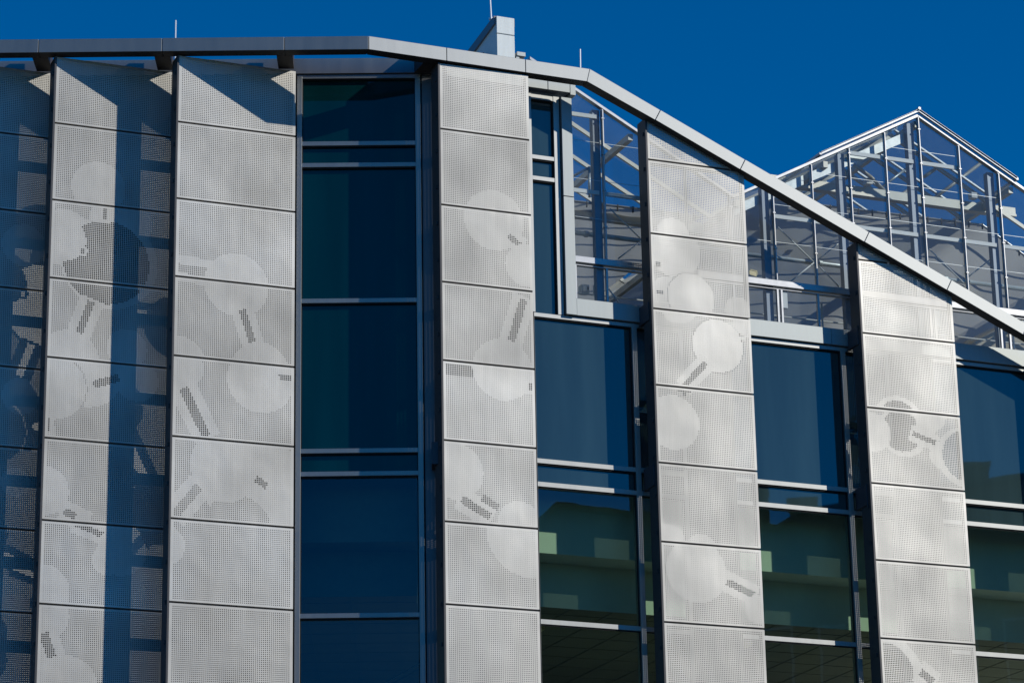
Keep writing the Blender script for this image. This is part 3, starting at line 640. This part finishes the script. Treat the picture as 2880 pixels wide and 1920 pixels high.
# grey shade screens
def drape(prof, d0, d1, name='shade_screen'):
    """fabric hung along the depth: wavy between wires"""
    m = MB(); ne, nd = 60, 40; pts = []
    L = [0]
    for (a, za), (b, zb) in zip(prof[:-1], prof[1:]): L.append(L[-1]+math.hypot(b-a, zb-za))
    for i in range(ne+1):
        t = L[-1]*i/ne; k = max(j for j in range(len(L)-1) if L[j] <= t+1e-9); u = (t-L[k])/(L[k+1]-L[k])
        e = prof[k][0]+(prof[k+1][0]-prof[k][0])*u; z = prof[k][1]+(prof[k+1][1]-prof[k][1])*u
        for j in range(nd+1):
            d = d0+(d1-d0)*j/nd
            sag = -.008*abs(math.sin(d*math.pi/.72))-.006*math.sin(e*7+d*3)-.004*math.sin(e*15-d*5)
            pts.append(GH.w(e, d, z+(sag if j else 0)))
    fs = [(i*(nd+1)+j, (i+1)*(nd+1)+j, (i+1)*(nd+1)+j+1, i*(nd+1)+j+1) for i in range(ne) for j in range(nd)]
    m.add(pts, fs); o = m.build(name, M['fabric'], gh, smooth=True)
    t = MB()
    for (a, za), (b, zb) in zip(prof[:-1], prof[1:]): t.tube(GH.w(a, d0, za+.012), GH.w(b, d0, zb+.012), .012, 8)
    t.build('curtain_tube', M['alu'], o)
    c = MB(); n = int(L[-1]/.22)
    for q in range(n):
        t_ = L[-1]*(q+.5)/n; k = max(j for j in range(len(L)-1) if L[j] <= t_); u = (t_-L[k])/(L[k+1]-L[k])
        e = prof[k][0]+(prof[k+1][0]-prof[k][0])*u; z = prof[k][1]+(prof[k+1][1]-prof[k][1])*u
        c.box(GH, e-.008, e+.008, d0-.012, d0+.01, z-.06, z+.03)
    c.build('hook', M['gasket'], o)
drape([(2.15, 14.50), (2.75, 14.75), (6.25, 14.79), (7.0, 14.36), (7.8, 14.2)], .5, 6.5)
drape([(-1.0, 14.33), (1.75, 14.36)], .5, 6.5)
MB().box(GH, -.40, 11, 6.5, 6.55, 12.42, 15.6).build('partition_wall', M['beige'], gh)
# horizontal rails seen through the low panes
m = MB()
for zz, dd in ((13.05, .55), (12.92, .9), (13.2, 1.3)): m.tube(GH.w(-.3, dd, zz), GH.w(8, dd, zz+.02), .012, 8)
m.build('bench_rail', M['white'], gh)
for e in (.98, 3.45, 6.5): MB().tube(GH.w(e, .3, 12.45), GH.w(e, .3, 13.22), .014, 8).build('post', M['white'], gh)
# separate things inside
q = GH.back(.8); a = q.px(*x2(85, 940)); b = q.px(*x2(250, 840))
lamp = MB(); lamp.hexa([q.w(a[0]-.05, 0, a[1]-.03), q.w(a[0]+.06, 0, a[1]-.05), q.w(b[0]+.05, .5, b[1]-.02), q.w(b[0]-.06, .5, b[1]+.0), q.w(a[0]-.05, 0, a[1]+.03), q.w(a[0]+.06, 0, a[1]+.02), q.w(b[0]+.05, .5, b[1]+.05), q.w(b[0]-.06, .5, b[1]+.06)])
tag(lamp.build('fluorescent_lamp', M['lampm'], None, bevel=.008), 'long cream batten lamp hanging inside the greenhouse behind the glazing', 'lamp')
def boxthing(x0, y0, x1, y1, d, mt, name, label, cat, cv=x3):
    f = GH.back(d); a = f.px(*cv(x0, y0)); b = f.px(*cv(x1, y1))
    o = empty(name); tag(o, label, cat)
    MB().box(f, a[0], b[0], 0, .12, b[1], a[1]).build('cabinet', mt, o, bevel=.006)
    MB().box(f, a[0]+.015, b[0]-.015, -.012, -.001, b[1]+.015, a[1]-.015).build('door', mt, o, bevel=.003)
    MB().box(f, b[0]-.035, b[0]-.022, -.022, -.012, (a[1]+b[1])/2-.02, (a[1]+b[1])/2+.02).build('latch', M['gasket'], o)
boxthing(180, 1170, 268, 1270, .55, M['white'], 'control_cabinet', 'larger pale control cabinet low inside the left greenhouse gable', 'cabinet')
boxthing(342, 1155, 386, 1255, .35, M['white'], 'switch_box', 'small white switch box right of the larger control cabinet', 'switch box')
f = GH.back(2.0); q = f.px(*xs(1470, 1430)); fan = empty('fan_heater'); tag(fan, 'grey fan heater unit hanging under the shade screen on the right', 'heater')
MB().box(f, q[0]-.16, q[0]+.16, 0, .3, q[1]-.22, q[1]+.12).build('housing', M['pipe'], fan, bevel=.01)
mm = MB()
for i in range(7): mm.box(f, q[0]-.13, q[0]+.13, -.012, 0, q[1]-.19+i*.04, q[1]-.175+i*.04)
mm.build('grille', M['gasket'], fan)

# ------------------------------------------------------------------ ground and the street behind the camera (seen in the glass)
g = MB(); S_ = 1500; g.add([(-S_, -S_, GROUND), (S_, -S_, GROUND), (S_, S_, GROUND), (-S_, S_, GROUND)], [(0, 1, 2, 3)]); tag(g.build('ground', M['paving']), kind='structure')
g = MB(); g.add([(-200, 8, GROUND+.004), (200, 8, GROUND+.004), (200, 20, GROUND+.004), (-200, 20, GROUND+.004)], [(0, 1, 2, 3)]); tag(g.build('road', M['asphalt']), kind='structure')
def house(az, dist, wd, dp, eav, rdg, chim, label, gable=True, name='brick_house'):
    """gabled block standing so that its front faces the laboratory"""
    a = R_(az); cx, cy = 2+math.sin(a)*dist, 37-math.cos(a)*dist
    F = Fr((cx, cy), az+180); o = empty(name); tag(o, label, 'building')
    z = lambda v: v
    MB().prism(F, [(-wd/2, GROUND), (wd/2, GROUND), (wd/2, eav), (0, rdg), (-wd/2, eav)] if gable else [(-wd/2, GROUND), (wd/2, GROUND), (wd/2, eav), (-wd/2, eav)], 0, -dp if False else dp).build('wall', M['brick'], o)
    if gable:
        m = MB(); s = (rdg-eav)/(wd/2)
        m.beam(F, (-wd/2-.4, eav-.4*s), (0, rdg), -.3, dp+.3, .02, .3); m.beam(F, (0, rdg), (wd/2+.4, eav-.4*s), -.3, dp+.3, .02, .3); rf_ = m.build('roof', M['slate'], o)
    else: rf_ = MB().box(F, -wd/2-.3, wd/2+.3, -.3, dp+.3, eav+.002, eav+.4).build('roof', M['slate'], o)
    for e, t, hh, w_ in chim:
        c = MB().box(F, e-w_/2, e+w_/2, 1, 2.4, (eav+rdg)/2, hh); c.box(F, e-w_/2-.12, e+w_/2+.12, .88, 2.52, hh+.001, hh+.25)
        for q in range(int(w_/.5)): c.tube(F.w(e-w_/2+.3+q*.5, 1.7, hh+.25), F.w(e-w_/2+.3+q*.5, 1.7, hh+.8), .14, 10)
        c.build('chimney', M['brick'], rf_)
    for fl in range(int((eav-GROUND-1)/3.2)):
        for q in range(int(wd/3)):
            e = -wd/2+1.5+q*3
            wf = MB().box(F, e-.65, e+.65, -.05, -.002, GROUND+1.4+fl*3.2, GROUND+3.1+fl*3.2).build('window', M['white'], o)
            MB().box(F, e-.57, e+.57, -.06, -.051, GROUND+1.48+fl*3.2, GROUND+3.02+fl*3.2).build('glass_pane', M['span_l'], wf)
    return o
D_ = 46.0; a_ = R_(50); HF = Fr((2+math.sin(a_)*D_, 37-math.cos(a_)*D_), 230)
ter = empty('brick_terrace'); tag(ter, 'brick terrace with chimneys across the street, mirrored darkly in the glazing', 'building')
wp = [(7.5, 19.0), (6.3, 21.0), (5.25, 21.95), (4.68, 22.42), (4.07, 22.39), (2.52, 22.11), (-1.0, 21.9), (-1.2, 21.55), (-1.66, 21.46), (-2.24, 21.82), (-2.31, 21.95), (-4.0, 22.1), (-6.5, 22.5), (-9.5, 22.75), (-13, 22.6), (-15, 19)]
MB().prism(HF, [(wp[-1][0], GROUND), (wp[0][0], GROUND)]+wp, 0, 8).build('wall', M['brick'], ter)
m = MB()
for (a, za), (b, zb) in zip(wp[:-1], wp[1:]):
    if abs(a-b) > .25: m.beam(HF, (b, zb), (a, za), -.25, 8.2, .01, .16)
rt = m.build('roof', M['slate'], ter)
for a0, a1, zt_ in ((-.85, -1.48, 23.0), (-2.12, -2.93, 22.5), (-7.25, -7.95, 23.3)):
    c = MB(); c.box(HF, a1, a0, .4, 1.6, 20, zt_); c.box(HF, a1-.05, a0+.05, .34, 1.66, zt_+.001, zt_+.12)
    c.tube(HF.w((a0+a1)/2+.15, 1, zt_+.08), HF.w((a0+a1)/2+.15, 1, zt_+.22), .10, 10); c.build('chimney', M['brick'], rt)
for fl in range(6):
    for q in range(8):
        e = -8.5+q*1.75
        if fl == 5 and e > 2: continue
        wf = MB().box(HF, e-.5, e+.5, -.05, -.002, GROUND+1.4+fl*3.4, GROUND+3.3+fl*3.4).build('window', M['white'], ter)
        MB().box(HF, e-.43, e+.43, -.06, -.051, GROUND+1.48+fl*3.4, GROUND+3.22+fl*3.4).build('glass_pane', M['span_l'], wf)
house(-2, 56, 40, 10, 12.0, 12.4, [], 'long low flat roofed brick block opposite, on the far side of the road', gable=False, name='brick_block')
